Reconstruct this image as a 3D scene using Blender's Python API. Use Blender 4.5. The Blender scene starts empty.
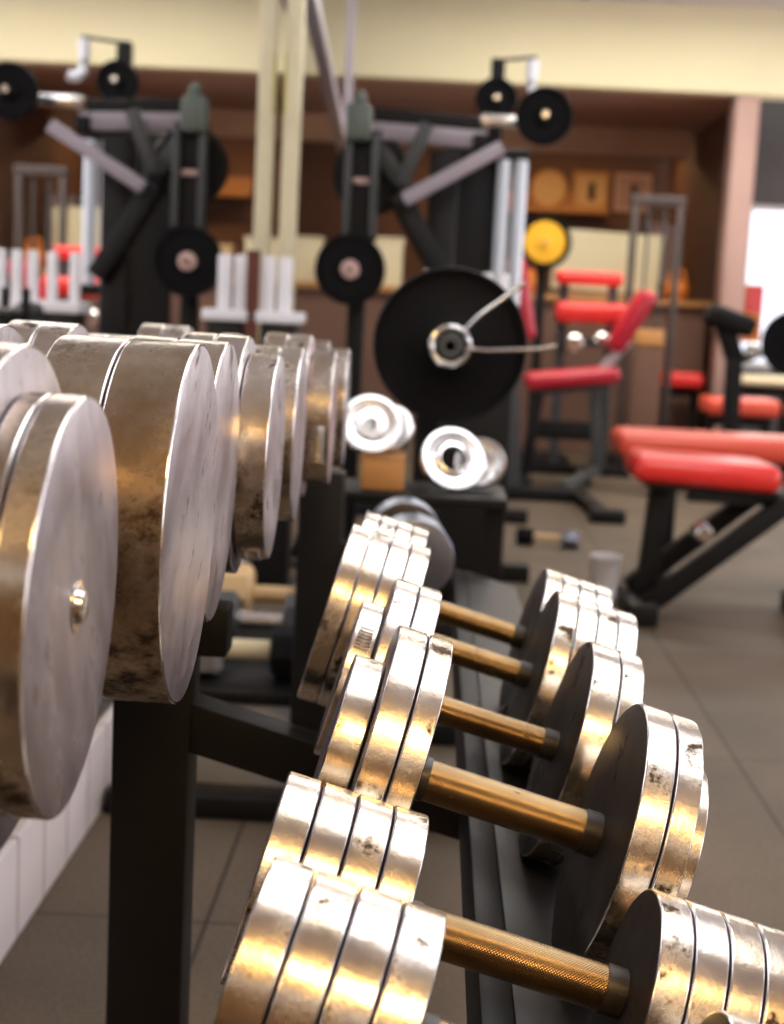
import bpy, bmesh, math, random
from mathutils import Vector, Matrix, Euler
random.seed(7)
SC = bpy.context.scene
COL = SC.collection
PI = math.pi

# ------------------------------------------------------------------ materials
def newmat(name):
    m = bpy.data.materials.new(name); m.use_nodes = True
    nt = m.node_tree
    return m, nt, nt.nodes['Principled BSDF'], nt.nodes, nt.links

def plain(name, col, rough=.5, metal=0., noise=.0, scale=20., bump=0., spec=.5, coat=0.):
    m, nt, b, N, L = newmat(name)
    b.inputs['Base Color'].default_value = (*col, 1)
    b.inputs['Roughness'].default_value = rough
    b.inputs['Metallic'].default_value = metal
    b.inputs['Specular IOR Level'].default_value = spec
    b.inputs['Coat Weight'].default_value = coat
    tc = N.new('ShaderNodeTexCoord')
    nz = N.new('ShaderNodeTexNoise'); nz.inputs['Scale'].default_value = scale; nz.inputs['Detail'].default_value = 5
    L.new(tc.outputs['Object'], nz.inputs['Vector'])
    if noise:
        mx = N.new('ShaderNodeMix'); mx.data_type = 'RGBA'
        mx.inputs[6].default_value = tuple(c*(1-noise) for c in col)+(1,)
        mx.inputs[7].default_value = tuple(min(1, c*(1+noise)) for c in col)+(1,)
        L.new(nz.outputs['Fac'], mx.inputs[0]); L.new(mx.outputs[2], b.inputs['Base Color'])
    if bump:
        bp = N.new('ShaderNodeBump'); bp.inputs['Strength'].default_value = bump; bp.inputs['Distance'].default_value = .002
        L.new(nz.outputs['Fac'], bp.inputs['Height']); L.new(bp.outputs['Normal'], b.inputs['Normal'])
    return m

def steel(name, c1, c2, r0, r1, stain, stain_col=(.05, .032, .02), bump=.12, scale=9., streak=(1, 1, 1), soft=.03):
    """worn chromed steel: brushed roughness, shaped stains where the chrome has gone"""
    m, nt, b, N, L = newmat(name)
    tc = N.new('ShaderNodeTexCoord'); oi = N.new('ShaderNodeObjectInfo')
    mp = N.new('ShaderNodeMapping'); mp.inputs['Scale'].default_value = streak
    ad = N.new('ShaderNodeVectorMath'); ad.operation = 'MULTIPLY_ADD'
    ad.inputs[1].default_value = (7.3, 5.1, 9.7)
    cb = N.new('ShaderNodeCombineXYZ')
    for k in range(3): L.new(oi.outputs['Random'], cb.inputs[k])
    L.new(cb.outputs[0], ad.inputs[0]); L.new(tc.outputs['Object'], ad.inputs[2])
    L.new(ad.outputs[0], mp.inputs['Vector'])
    def noise(sc, det=6, rg=.6):
        n = N.new('ShaderNodeTexNoise'); n.inputs['Scale'].default_value = sc
        n.inputs['Detail'].default_value = det; n.inputs['Roughness'].default_value = rg
        L.new(mp.outputs[0], n.inputs['Vector']); return n
    n1 = noise(scale); n2 = noise(scale*2.2, 8, .68); n3 = noise(160, 3)
    base = N.new('ShaderNodeMix'); base.data_type = 'RGBA'
    base.inputs[6].default_value = (*c1, 1); base.inputs[7].default_value = (*c2, 1)
    cr = N.new('ShaderNodeMapRange'); cr.inputs[1].default_value = .38; cr.inputs[2].default_value = .66
    L.new(n1.outputs['Fac'], cr.inputs[0]); L.new(cr.outputs[0], base.inputs[0])
    st = N.new('ShaderNodeMapRange'); st.inputs[1].default_value = .72-stain; st.inputs[2].default_value = .73-stain+soft
    L.new(n2.outputs['Fac'], st.inputs[0])
    mx = N.new('ShaderNodeMix'); mx.data_type = 'RGBA'
    mx.inputs[7].default_value = (*stain_col, 1)
    L.new(st.outputs[0], mx.inputs[0]); L.new(base.outputs[2], mx.inputs[6]); L.new(mx.outputs[2], b.inputs['Base Color'])
    rr = N.new('ShaderNodeMapRange'); rr.inputs[3].default_value = r0; rr.inputs[4].default_value = r1
    rr.inputs[1].default_value = .3; rr.inputs[2].default_value = .7
    L.new(n2.outputs['Fac'], rr.inputs[0])
    ra = N.new('ShaderNodeMath'); ra.operation = 'MULTIPLY_ADD'; ra.inputs[1].default_value = .3
    L.new(st.outputs[0], ra.inputs[0]); L.new(rr.outputs[0], ra.inputs[2]); L.new(ra.outputs[0], b.inputs['Roughness'])
    b.inputs['Metallic'].default_value = 1
    bp = N.new('ShaderNodeBump'); bp.inputs['Strength'].default_value = bump; bp.inputs['Distance'].default_value = .0008
    hm = N.new('ShaderNodeMath'); hm.operation = 'ADD'
    L.new(n3.outputs['Fac'], hm.inputs[0]); L.new(n2.outputs['Fac'], hm.inputs[1])
    L.new(hm.outputs[0], bp.inputs['Height']); L.new(bp.outputs['Normal'], b.inputs['Normal'])
    return m

def emit(name, col, s):
    m, nt, b, N, L = newmat(name)
    b.inputs['Base Color'].default_value = (.8, .8, .8, 1)
    b.inputs['Emission Color'].default_value = (*col, 1); b.inputs['Emission Strength'].default_value = s
    return m

M = {}
M['rim'] = steel('chromed_rim', (.74, .69, .62), (.52, .41, .28), .17, .34, .148, (.075, .048, .03), .22, 11., (1, 1, 1), .06)
M['rim_worn'] = steel('worn_rim', (.72, .65, .54), (.36, .265, .17), .18, .36, .185, (.07, .045, .03), .22, 8., (1, 1, 1), .10)
M['edge'] = steel('polished_edge', (.82, .80, .78), (.7, .66, .62), .10, .22, .02)
M['face'] = steel('satin_face', (.47, .425, .45), (.27, .235, .245), .32, .52, .13, (.19, .15, .13), .35, 16., (1, 1, .45), .05)
M['face_red'] = steel('reddish_face', (.46, .34, .34), (.34, .22, .22), .36, .5, .12, (.2, .1, .1), .4)
M['iron'] = steel('darkened_inner_face', (.11, .097, .087), (.08, .069, .061), .42, .58, .10, (.07, .05, .04), .3)  # inner plate faces: the dark surroundings they mirror are put into the colour
M['bar'] = steel('handle_steel', (.30, .20, .095), (.19, .12, .055), .18, .30, .12, (.12, .07, .03), .1)
# knurl on the handles
def knurl(m):
    nt = m.node_tree; N, L = nt.nodes, nt.links
    tc = N.new('ShaderNodeTexCoord'); b = N['Principled BSDF']
    sep = N.new('ShaderNodeSeparateXYZ'); L.new(tc.outputs['Object'], sep.inputs[0])
    at = N.new('ShaderNodeMath'); at.operation = 'ARCTAN2'
    L.new(sep.outputs[1], at.inputs[0]); L.new(sep.outputs[2], at.inputs[1])
    hs = []
    for sgn in (1, -1):
        m1 = N.new('ShaderNodeMath'); m1.operation = 'MULTIPLY'; m1.inputs[1].default_value = 44*sgn
        L.new(at.outputs[0], m1.inputs[0])
        m2 = N.new('ShaderNodeMath'); m2.operation = 'MULTIPLY_ADD'; m2.inputs[1].default_value = 3200
        L.new(sep.outputs[0], m2.inputs[0]); L.new(m1.outputs[0], m2.inputs[2])
        s = N.new('ShaderNodeMath'); s.operation = 'SINE'; L.new(m2.outputs[0], s.inputs[0]); hs.append(s)
    a = N.new('ShaderNodeMath'); a.operation = 'ADD'; L.new(hs[0].outputs[0], a.inputs[0]); L.new(hs[1].outputs[0], a.inputs[1])
    bp = N.new('ShaderNodeBump'); bp.inputs['Strength'].default_value = .22; bp.inputs['Distance'].default_value = .0005
    L.new(a.outputs[0], bp.inputs['Height']); L.new(bp.outputs['Normal'], b.inputs['Normal'])
knurl(M['bar'])
M['chrome'] = steel('bright_chrome', (.8, .8, .8), (.7, .68, .66), .16, .30, .03)
M['black'] = plain('black_paint', (.0085, .0078, .0075), .5, noise=.3, scale=40, bump=.1, spec=.22)
M['railtop'] = plain('rubbed_black_paint', (.022, .020, .018), .45, .2, noise=.5, scale=60, bump=.2)
M['blackiron'] = plain('black_iron', (.0055, .0055, .006), .6, noise=.3, scale=60, bump=.3, spec=.1)
M['rubber'] = plain('black_rubber', (.01, .01, .01), .7, spec=.2)
M['tape'] = plain('dark_grip_collar', (.025, .018, .013), .45)
M['gunmetal'] = plain('gunmetal_paint', (.065, .068, .068), .45, noise=.15, spec=.3)
M['postbrown'] = plain('mauve_brown_paint', (.05, .034, .03), .5)
M['darkgrey'] = plain('dark_grey_wall', (.09, .08, .08), .7)
M['palegrey'] = plain('pale_grey_board', (.42, .40, .38), .6, noise=.1, scale=6)
M['greenpad'] = plain('grey_green_vinyl', (.10, .125, .10), .5)
M['lilac'] = plain('lilac_grey_paint', (.36, .32, .36), .35)
M['silver'] = plain('silver_tube', (.62, .66, .70), .3, .35)
M['white'] = plain('white_enamel', (.85, .85, .88), .35)
M['cream'] = plain('cream_paint', (.82, .74, .49), .5, noise=.06)
M['mahogany'] = plain('mahogany_board', (.12, .035, .022), .4)
M['red'] = plain('red_vinyl', (.80, .035, .028), .32, noise=.08, scale=30, bump=.05, coat=.2)
M['crimson'] = plain('crimson_vinyl', (.55, .012, .035), .35, coat=.2)
M['coral'] = plain('sun_faded_red_vinyl', (.82, .10, .055), .38, coat=.2)
M['yellow'] = plain('yellow_plate_paint', (.78, .40, .015), .4)
M['limemark'] = plain('yellow_green_tape', (.55, .52, .06), .5)
M['orange'] = plain('orange_paint', (.75, .22, .03), .45)
M['bluegrey'] = steel('blue_grey_steel', (.36, .40, .48), (.30, .32, .38), .25, .4, .06)
M['mirror'] = plain('mirror_silvering', (.86, .86, .87), .012, 1.)
M['wall_cream'] = plain('cream_plaster', (.85, .77, .51), .8, noise=.05, scale=3)
M['brown_soffit'] = plain('brown_soffit_paint', (.62, .42, .36), .7, noise=.08, scale=2)
M['brown_panel'] = plain('brown_wood_panel', (.62, .36, .20), .55, noise=.2, scale=3)
M['brown_dark'] = plain('dark_brown_wall', (.17, .085, .055), .7, noise=.15, scale=3)
M['mauve'] = plain('mauve_column_paint', (.46, .29, .25), .6, noise=.05, scale=4)
M['ceiling'] = plain('lavender_white_ceiling', (.78, .74, .79), .8, noise=.03, scale=2)
M['warmwall'] = plain('ochre_wall', (.20, .12, .065), .8, noise=.06, scale=2)
M['paper'] = plain('cream_paper', (.75, .65, .42), .7, noise=.04)
M['wood'] = plain('honey_wood', (.50, .24, .08), .45, noise=.25, scale=8)
M['dial'] = plain('tan_dial', (.62, .42, .2), .6)
M['pink'] = plain('pale_pink_cloth', (.62, .42, .38), .9)
M['lamp_day'] = emit('daylight_tube', (.97, .97, 1.), 5.5)
M['lamp_far'] = emit('bright_tube', (1., .96, .84), 13)
M['lamp_far_warm'] = emit('amber_tube', (1., .62, .28), 13)
M['lamp_warm'] = emit('warm_tube', (1., .62, .22), 30)

def floor_mat():
    m, nt, b, N, L = newmat('rubber_mat_floor')
    tc = N.new('ShaderNodeTexCoord')
    mp = N.new('ShaderNodeMapping'); mp.inputs['Location'].default_value = (.3, .87, 0)
    L.new(tc.outputs['Object'], mp.inputs['Vector'])
    br = N.new('ShaderNodeTexBrick'); br.offset = 0.; br.squash = 1.
    br.inputs['Scale'].default_value = 1; br.inputs['Brick Width'].default_value = 1.0; br.inputs['Row Height'].default_value = 1.0
    br.inputs['Mortar Size'].default_value = .003; br.inputs['Mortar Smooth'].default_value = .1
    br.inputs['Color1'].default_value = (.110, .080, .053, 1); br.inputs['Color2'].default_value = (.126, .092, .060, 1)
    br.inputs['Mortar'].default_value = (.022, .017, .013, 1)
    L.new(mp.outputs[0], br.inputs['Vector'])
    n = N.new('ShaderNodeTexNoise'); n.inputs['Scale'].default_value = 130; n.inputs['Detail'].default_value = 4
    n2 = N.new('ShaderNodeTexNoise'); n2.inputs['Scale'].default_value = 2.2; n2.inputs['Detail'].default_value = 5
    L.new(tc.outputs['Object'], n.inputs['Vector']); L.new(tc.outputs['Object'], n2.inputs['Vector'])
    a = N.new('ShaderNodeMath'); a.operation = 'ADD'; L.new(n.outputs['Fac'], a.inputs[0]); L.new(n2.outputs['Fac'], a.inputs[1])
    mr = N.new('ShaderNodeMapRange'); mr.inputs[1].default_value = .6; mr.inputs[2].default_value = 1.4; mr.inputs[3].default_value = .55; mr.inputs[4].default_value = 1.45
    L.new(a.outputs[0], mr.inputs[0])
    mx = N.new('ShaderNodeMix'); mx.data_type = 'RGBA'; mx.blend_type = 'MULTIPLY'; mx.inputs[0].default_value = 1
    L.new(br.outputs['Color'], mx.inputs[6]); L.new(mr.outputs[0], mx.inputs[7]); L.new(mx.outputs[2], b.inputs['Base Color'])
    b.inputs['Roughness'].default_value = .62; b.inputs['Specular IOR Level'].default_value = .25
    bp = N.new('ShaderNodeBump'); bp.inputs['Strength'].default_value = .25; bp.inputs['Distance'].default_value = .002
    L.new(n.outputs['Fac'], bp.inputs['Height']); L.new(bp.outputs['Normal'], b.inputs['Normal'])
    return m
M['floor'] = floor_mat()

def tile_mat():
    m, nt, b, N, L = newmat('white_curb_tiles')
    tc = N.new('ShaderNodeTexCoord'); sp = N.new('ShaderNodeSeparateXYZ'); L.new(tc.outputs['Object'], sp.inputs[0])
    md = N.new('ShaderNodeMath'); md.operation = 'FRACT'
    ml = N.new('ShaderNodeMath'); ml.operation = 'MULTIPLY'; ml.inputs[1].default_value = 1/.145
    L.new(sp.outputs[1], ml.inputs[0]); L.new(ml.outputs[0], md.inputs[0])
    lt = N.new('ShaderNodeMath'); lt.operation = 'LESS_THAN'; lt.inputs[1].default_value = .05; L.new(md.outputs[0], lt.inputs[0])
    mx = N.new('ShaderNodeMix'); mx.data_type = 'RGBA'
    mx.inputs[6].default_value = (.93, .84, .82, 1); mx.inputs[7].default_value = (.34, .2, .18, 1)
    L.new(lt.outputs[0], mx.inputs[0]); L.new(mx.outputs[2], b.inputs['Base Color'])
    b.inputs['Roughness'].default_value = .28
    return m
M['tile'] = tile_mat()

# ------------------------------------------------------------------ mesh helpers
def xform(bm, verts, mat):
    bmesh.ops.transform(bm, matrix=mat, verts=verts)

def add_box(bm, c, s, rot=None, bev=0., seg=2, mi=0):
    r = bmesh.ops.create_cube(bm, size=1)
    vs = r['verts']
    xform(bm, vs, Matrix.Diagonal((*s, 1)))
    if bev:
        es = list({e for v in vs for e in v.link_edges})
        rr = bmesh.ops.bevel(bm, geom=es, offset=min(bev, min(s)*.49), segments=seg, affect='EDGES', profile=.5)
        vs = list({v for f in rr['faces'] for v in f.verts} | {v for v in vs if v.is_valid})
    mt = Matrix.Translation(c)
    if rot is not None: mt = mt @ rot
    xform(bm, vs, mt)
    if mi:
        for f in {f for v in vs for f in v.link_faces}: f.material_index = mi
    return vs

def frame_of(d):
    d = d.normalized()
    up = Vector((0, 0, 1)) if abs(d.z) < .95 else Vector((0, 1, 0))
    x = up.cross(d).normalized(); y = d.cross(x)
    return Matrix((x, y, d)).transposed().to_4x4()

def add_beam(bm, p, q, w, h, bev=.003):
    """square tube from p to q: w across, h upwards"""
    p, q = Vector(p), Vector(q); d = q-p
    add_box(bm, (p+q)/2, (w, h, d.length), frame_of(d), bev)

def add_lathe(bm, prof, p=(0, 0, 0), axis=(1, 0, 0), seg=64, mis=None, close=True):
    """prof: list of (t, r) along the axis"""
    F = Matrix.Translation(p) @ frame_of(Vector(axis))
    rings = []
    for t, r in prof:
        if r < 1e-6:
            rings.append([bm.verts.new(F @ Vector((0, 0, t)))])
        else:
            rings.append([bm.verts.new(F @ Vector((r*math.cos(2*PI*k/seg), r*math.sin(2*PI*k/seg), t))) for k in range(seg)])
    for i in range(len(rings)-1):
        a, b = rings[i], rings[i+1]
        mi = mis[i] if mis else 0
        for k in range(seg):
            k2 = (k+1) % seg
            if len(a) == 1 and len(b) == 1: continue
            if len(a) == 1: f = bm.faces.new((a[0], b[k2], b[k]))
            elif len(b) == 1: f = bm.faces.new((a[k], a[k2], b[0]))
            else: f = bm.faces.new((a[k], a[k2], b[k2], b[k]))
            f.material_index = mi
            f.smooth = True

def add_cyl(bm, p, q, r, r2=None, seg=32, bev=.0):
    p, q = Vector(p), Vector(q); L = (q-p).length; r2 = r if r2 is None else r2
    if bev:
        prof = [(0, 0), (0, r-bev), (bev, r), (L-bev, r2), (L, r2-bev), (L, 0)]
    else:
        prof = [(0, 0), (0, r), (L, r2), (L, 0)]
    add_lathe(bm, prof, p, q-p, seg)

def add_tube(bm, pts, r, seg=12):
    pts = [Vector(p) for p in pts]
    rings = []
    for i, p in enumerate(pts):
        d = (pts[min(i+1, len(pts)-1)]-pts[max(i-1, 0)])
        F = Matrix.Translation(p) @ frame_of(d)
        rings.append([bm.verts.new(F @ Vector((r*math.cos(2*PI*k/seg), r*math.sin(2*PI*k/seg), 0))) for k in range(seg)])
    for a, b in zip(rings, rings[1:]):
        for k in range(seg):
            f = bm.faces.new((a[k], a[(k+1) % seg], b[(k+1) % seg], b[k])); f.smooth = True
    bm.faces.new(rings[0]); bm.faces.new(rings[-1])

def finish(o, ang=40):
    me = o.data
    for p in me.polygons: p.use_smooth = True
    try: me.set_sharp_from_angle(angle=math.radians(ang))
    except Exception: pass

def obj(name, bm, mats, parent=None, off=None, label=None):
    """link ONE mesh object; off: the parent's world position when the shape was drawn in world coordinates"""
    if off is not None: bmesh.ops.translate(bm, vec=-Vector(off), verts=bm.verts[:])
    bmesh.ops.recalc_face_normals(bm, faces=bm.faces[:])
    me = bpy.data.meshes.new(name); bm.to_mesh(me); bm.free()
    for m in (mats if isinstance(mats, (list, tuple)) else [mats]): me.materials.append(M[m])
    o = bpy.data.objects.new(name, me); COL.objects.link(o)
    if parent is not None: o.parent = parent
    finish(o)
    if label: o['label'] = label
    return o

def thing(name, label, cat, loc=(0, 0, 0), rot=None, group=None):
    o = bpy.data.objects.new(name, None); COL.objects.link(o)
    o.empty_display_size = .05
    o.location = loc
    if rot is not None: o.rotation_euler = rot
    o['label'] = label; o['category'] = cat
    if group: o['group'] = group
    return o

def tag(o, label, cat, group=None):
    o['label'] = label; o['category'] = cat
    if group: o['group'] = group
    return o

def struct(name, bm, m):
    o = obj(name, bm, m); o['kind'] = 'structure'; return o

B = bmesh.new

class Th:
    """a thing drawn in world coordinates: part() hangs a mesh on its Empty"""
    def __init__(s, name, label, cat, loc, group=None):
        s.e = thing(name, label, cat, loc, None, group); s.loc = Vector(loc)
    def part(s, name, mat, fn, label=None):
        bm = B(); fn(bm); return obj(name, bm, mat, s.e, s.loc, label)
    def sub(s, parent, name, mat, fn, label=None):
        bm = B(); fn(bm); return obj(name, bm, mat, parent, s.loc, label)

# ------------------------------------------------------------------ the room
YF = 13.0
bm = B(); add_box(bm, (.6, 4.75, -.05), (8.4, 17.1, .1)); struct('floor', bm, 'floor')
bm = B(); add_box(bm, (.6, 3.3, 2.88), (8.4, 13.0, .1)); struct('ceiling', bm, 'ceiling')
# left wall carries the mirror and stops where the hall opens up
bm = B(); add_box(bm, (-.655, .7, 1.415), (.13, 9.4, 2.83)); struct('wall_left', bm, 'wall_cream')
bm = B(); add_box(bm, (-3.55, 9.2, 1.415), (.1, 8.2, 2.83)); struct('wall_left.001', bm, 'brown_dark')
bm = B(); add_box(bm, (.6, -3.75, 1.415), (8.4, .1, 2.83)); struct('wall_front', bm, 'warmwall')
# right wall with three window openings
WIN = [(-1.6, .6), (2.2, 4.6), (6.2, 8.4)]
bm = B()
ys = [-3.7]+[y for w in WIN for y in w]+[13.2]
for a, b_ in zip(ys[0::2], ys[1::2]): add_box(bm, (4.65, (a+b_)/2, 1.415), (.1, b_-a, 2.83))
for a, b_ in WIN:
    add_box(bm, (4.65, (a+b_)/2, .4), (.1, b_-a, .8)); add_box(bm, (4.65, (a+b_)/2, 2.59), (.1, b_-a, .48))
struct('wall_right', bm, 'wall_cream')
for i, (a, b_) in enumerate(WIN):
    bm = B()
    for y in (a+.03, (a+b_)/2, b_-.03): add_box(bm, (4.65, y, 1.575), (.06, .06, 1.55))
    for z in (.83, 1.6, 2.32): add_box(bm, (4.65, (a+b_)/2, z), (.06, b_-a, .06))
    struct('window_%d' % (i+1), bm, 'white')
# far end: dropped cream beam, brown soffit, wood lintel, dark wall, mauve column, bright window
bm = B(); add_box(bm, (.55, 9.6, 2.58), (8.1, .2, .53), None, .01); struct('trim_2', bm, 'wall_cream')
bm = B(); add_box(bm, (-.8, 11.3, 2.36), (5.4, 3.3, .08)); struct('ceiling.001', bm, 'brown_soffit')
bm = B(); add_box(bm, (-.8, 11.6, 2.22), (5.3, .12, .2)); struct('trim_3', bm, 'brown_panel')
bm = B(); add_box(bm, (-.7, YF+.05, 1.2), (5.5, .1, 2.4)); struct('wall_back', bm, 'brown_dark')
bm = B(); add_box(bm, (1.865, 9.62, 1.155), (.15, .2, 2.31), None, .01); struct('trim_4', bm, 'mauve')
bm = B(); add_box(bm, (1.94, 11.3, 1.2), (.08, 3.2, 2.4)); struct('wall_back.001', bm, 'brown_dark')
# right of the column: wall with a window low enough to show daylight
bm = B(); add_box(bm, (3.3, 10.6, 2.28), (2.7, .1, 1.1)); add_box(bm, (3.3, 10.6, .3), (2.7, .1, .6)); add_box(bm, (4.3, 10.6, 1.2), (.7, .1, 1.3))
struct('wall_back.002', bm, 'darkgrey')
bm = B()
for x in (2.02, 2.95, 3.93): add_box(bm, (x, 10.6, 1.17), (.05, .06, 1.14))
for z in (.62, 1.71): add_box(bm, (2.97, 10.6, z), (1.95, .06, .05))
struct('window_4', bm, 'white')
# white tiled curb under the mirror
bm = B(); add_box(bm, (-.577, .75, .0775), (.03, 9.1, .155), None, .004); struct('trim_1', bm, 'tile')
# the mirror
t = Th('wall_mirror', 'large frameless wall mirror above the white tiled curb on the left, reflecting the gym', 'mirror', (-.587, .75, .158))
t.part('mirror_glass', 'mirror', lambda b: add_box(b, (-.579, .75, 1.42), (.012, 9.1, 2.5)))

# ------------------------------------------------------------------ dumbbell rack
RP = (1.45, 2.60, .28)
rack = Th('dumbbell_rack', 'black steel two tier dumbbell rack along the mirror wall, carrying the steel dumbbells', 'rack', (-.26, 1.45, 0))
SL = math.radians(15.3)
def shelf(x): return .476-(x-.055)*math.tan(SL)
for Y in RP:
    px = -.185 if Y > 2 else -.262
    rack.part('post', 'black', lambda b: add_box(b, (px, Y, .325), (.078, .06, .64), None, .004))
    rack.part('foot', 'black', lambda b: add_box(b, (-.17, Y, .022), (.77, .06, .042), None, .004))
    rack.part('cross_arm', 'black', lambda b: add_box(b, (-.32, Y, .615), (.26, .045, .05), None, .003))
    rack.part('sloping_arm', 'black', lambda b: add_beam(b, (-.23, Y, shelf(-.23)-.036), (.17, Y, shelf(.17)-.036), .045, .05))
def angle_rail(b, x, z, w, tilt=0., s=1):
    R_ = Matrix.Rotation(tilt, 4, 'Y')
    add_box(b, (x, 1.41, z), (w, 2.50, .006), R_, .0015)
    off = R_ @ Vector((-s*w/2+s*.003, 0, -.014))
    add_box(b, Vector((x, 1.41, z))+off, (.006, 2.50, .028), R_, .0015)
rack.part('upper_rail', 'black', lambda b: angle_rail(b, -.285, .668, .034, 0, -1))
rack.part('upper_rail', 'black', lambda b: angle_rail(b, -.405, .668, .034, 0, 1))
rack.part('lower_rail', 'black', lambda b: angle_rail(b, -.045, shelf(-.045)-.005, .05, SL, 1))
def front_rail(b):
    n = Vector((math.sin(SL), 0, math.cos(SL)))
    add_box(b, (.064, 1.41, shelf(.064)-.019), (.026, 2.50, .03), Matrix.Rotation(SL, 4, 'Y'), .003)
rack.part('lower_rail', 'black', front_rail)
rack.part('rail_flange', 'railtop', lambda b: add_box(b, (.125, 1.41, shelf(.125)-.005), (.096, 2.50, .007), Matrix.Rotation(SL, 4, 'Y'), .002), 'rubbed grey flange under the right hand heads')

# ------------------------------------------------------------------ dumbbells
def plate(bm, x, th, r, bev=.0013):
    """steel disc from x to x+th along local X; rim slot 0, bevelled edge slot 1, left face slot 2, right face slot 3"""
    e = bev
    prof = [(0, 0), (0, r*.5), (0, r-e*1.2), (e*.35, r-e*.35), (e*.85, r), (e*1.15, r), (th-e*1.15, r), (th-e*.85, r), (th-e*.35, r-e*.35), (th, r-e*1.2), (th, r*.5), (th, 0)]
    mis = [2, 2, 1, 1, 1, 0, 1, 1, 1, 3, 3]
    add_lathe(bm, prof, (x, 0, 0), (1, 0, 0), 96, mis)

def ridges(bm, x, th, r, a0, n, step):
    """raised cast marks running round part of the rim"""
    for k in range(n):
        a = a0+k*step
        Rm = Matrix.Rotation(a, 4, 'X')
        add_box(bm, Rm @ Vector((x+th/2, 0, r+.0006)), (th*.62, step*r*.48, .0026), Rm, .0006, 1)

def dumbbell(label, group, loc, tilt, yaw, roll, hl, hr, left, right, rims=('rim', 'edge', 'face', 'face'), inner='iron', bolt=True, marks=()):
    """left / right: plates (thickness, radius) outwards from the handle; hl: handle length, hr: handle radius"""
    e = thing('dumbbell', label, 'dumbbell', loc, Euler((roll, tilt, yaw), 'XYZ'), group)
    tl = sum(p[0]+.0014 for p in left); tr = sum(p[0]+.0014 for p in right)
    bm = B()
    add_lathe(bm, [(-hl/2-tl+.004, 0), (-hl/2-tl+.004, hr*.72), (-hl/2-.0004, hr*.72), (-hl/2-.0004, hr), (hl/2+.0004, hr), (hl/2+.0004, hr*.72), (hl/2+tr-.004, hr*.72), (hl/2+tr-.004, 0)], (0, 0, 0), (1, 0, 0), 48)
    obj('handle', bm, 'bar', e)
    for s in (-1, 1):
        bm = B(); x = s*(hl/2-.007)
        add_lathe(bm, [(-.0065, hr), (-.0065, hr+.0012), (.0065, hr+.0012), (.0065, hr)], (x, 0, 0), (1, 0, 0), 48)
        obj('collar', bm, 'tape', e, None, 'dark band at the end of the grip')
    for s, pl in ((-1, left), (1, right)):
        x = hl/2
        for k, p in enumerate(pl):
            th, r = p[0], p[1]; rm = p[2] if len(p) > 2 else rims[0]
            x0 = x if s > 0 else -x-th
            bm = B(); plate(bm, x0, th, r)
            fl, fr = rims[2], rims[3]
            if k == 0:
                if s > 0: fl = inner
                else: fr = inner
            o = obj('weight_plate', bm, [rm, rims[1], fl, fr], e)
            for mk in marks:
                if mk[0] == s and mk[1] == k:
                    bm = B(); ridges(bm, x0, th, r, mk[2], mk[3], mk[4]); obj('raised_mark', bm, rims[1], o)
            x += th+.0014
        if bolt:
            bm = B(); r0 = .011
            xo = s*(x-.0014)
            add_lathe(bm, [(-.0005, r0*1.15), (.0008*1, r0*1.15), (.0008, r0*.8), (.0035, r0*.72), (.0045, r0*.5), (.0045, 0)], (xo, 0, 0), (s, 0, 0), 32)
            obj('end_bolt', bm, 'edge', e)
    return e

GL, GU = 'chromed dumbbells on the lower tier', 'chromed dumbbells on the upper tier'
NS = Vector((math.sin(SL), 0, math.cos(SL)))
def lower(label, xr, Y, hl, hr, left, right, yaw=0, roll=0, **kw):
    """rests on the sloping tier; xr: world X of the right end of the grip"""
    R_ = max(p[1] for p in right)
    # centre = contact point on the tier plane + normal * radius
    xc = xr-hl/2*math.cos(SL)
    p = Vector((xc-NS.x*(R_+.001), Y, 0)); p.z = shelf(p.x)
    dumbbell(label, GL, p+NS*(R_+.001), SL, yaw, roll, hl, hr, left, right, bolt=False, **kw)
four = [(.0222, .068)]*4
lower('nearest lower tier dumbbell, cut off by the bottom edge, four equal plates a head', .155, .736, .156, .0155, [(.0235, .068)]*4, four, -.06, .3)
lower('second nearest lower tier dumbbell, four small equal plates a head, long gold-brown grip', .1395, .885, .150, .0147, four, [(.0212, .068)]*5, 0, 1.1)
lower('lower tier dumbbell with two broad plates and a plain small worn plate per head', .141, 1.066, .148, .0157,
      [(.0185, .104), (.022, .104), (.023, .073, 'rim_worn')], [(.022, .104), (.019, .104), (.015, .073)], 0, 2.4)
lower('lower tier dumbbell whose small outer left plate has a ridged rim', .127, 1.288, .140, .0128, [(.02, .1), (.021, .1), (.021, .072)], [(.025, .1), (.02, .1), (.012, .066)],
         marks=[(-1, 2, .62, 7, .05)])
lower('lower tier dumbbell with four broad equal plates a head, just past the ridged one', .119, 1.542, .142, .0128, [(.0205, .097)]*4, [(.0205, .097)]*4, 0, .8)
lower('farthest gold-gripped lower tier dumbbell, four blurred bright plates a head', .126, 1.765, .150, .0128, [(.0185, .089)]*4, [(.0195, .09)]*4, 0, 1.9)

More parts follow.
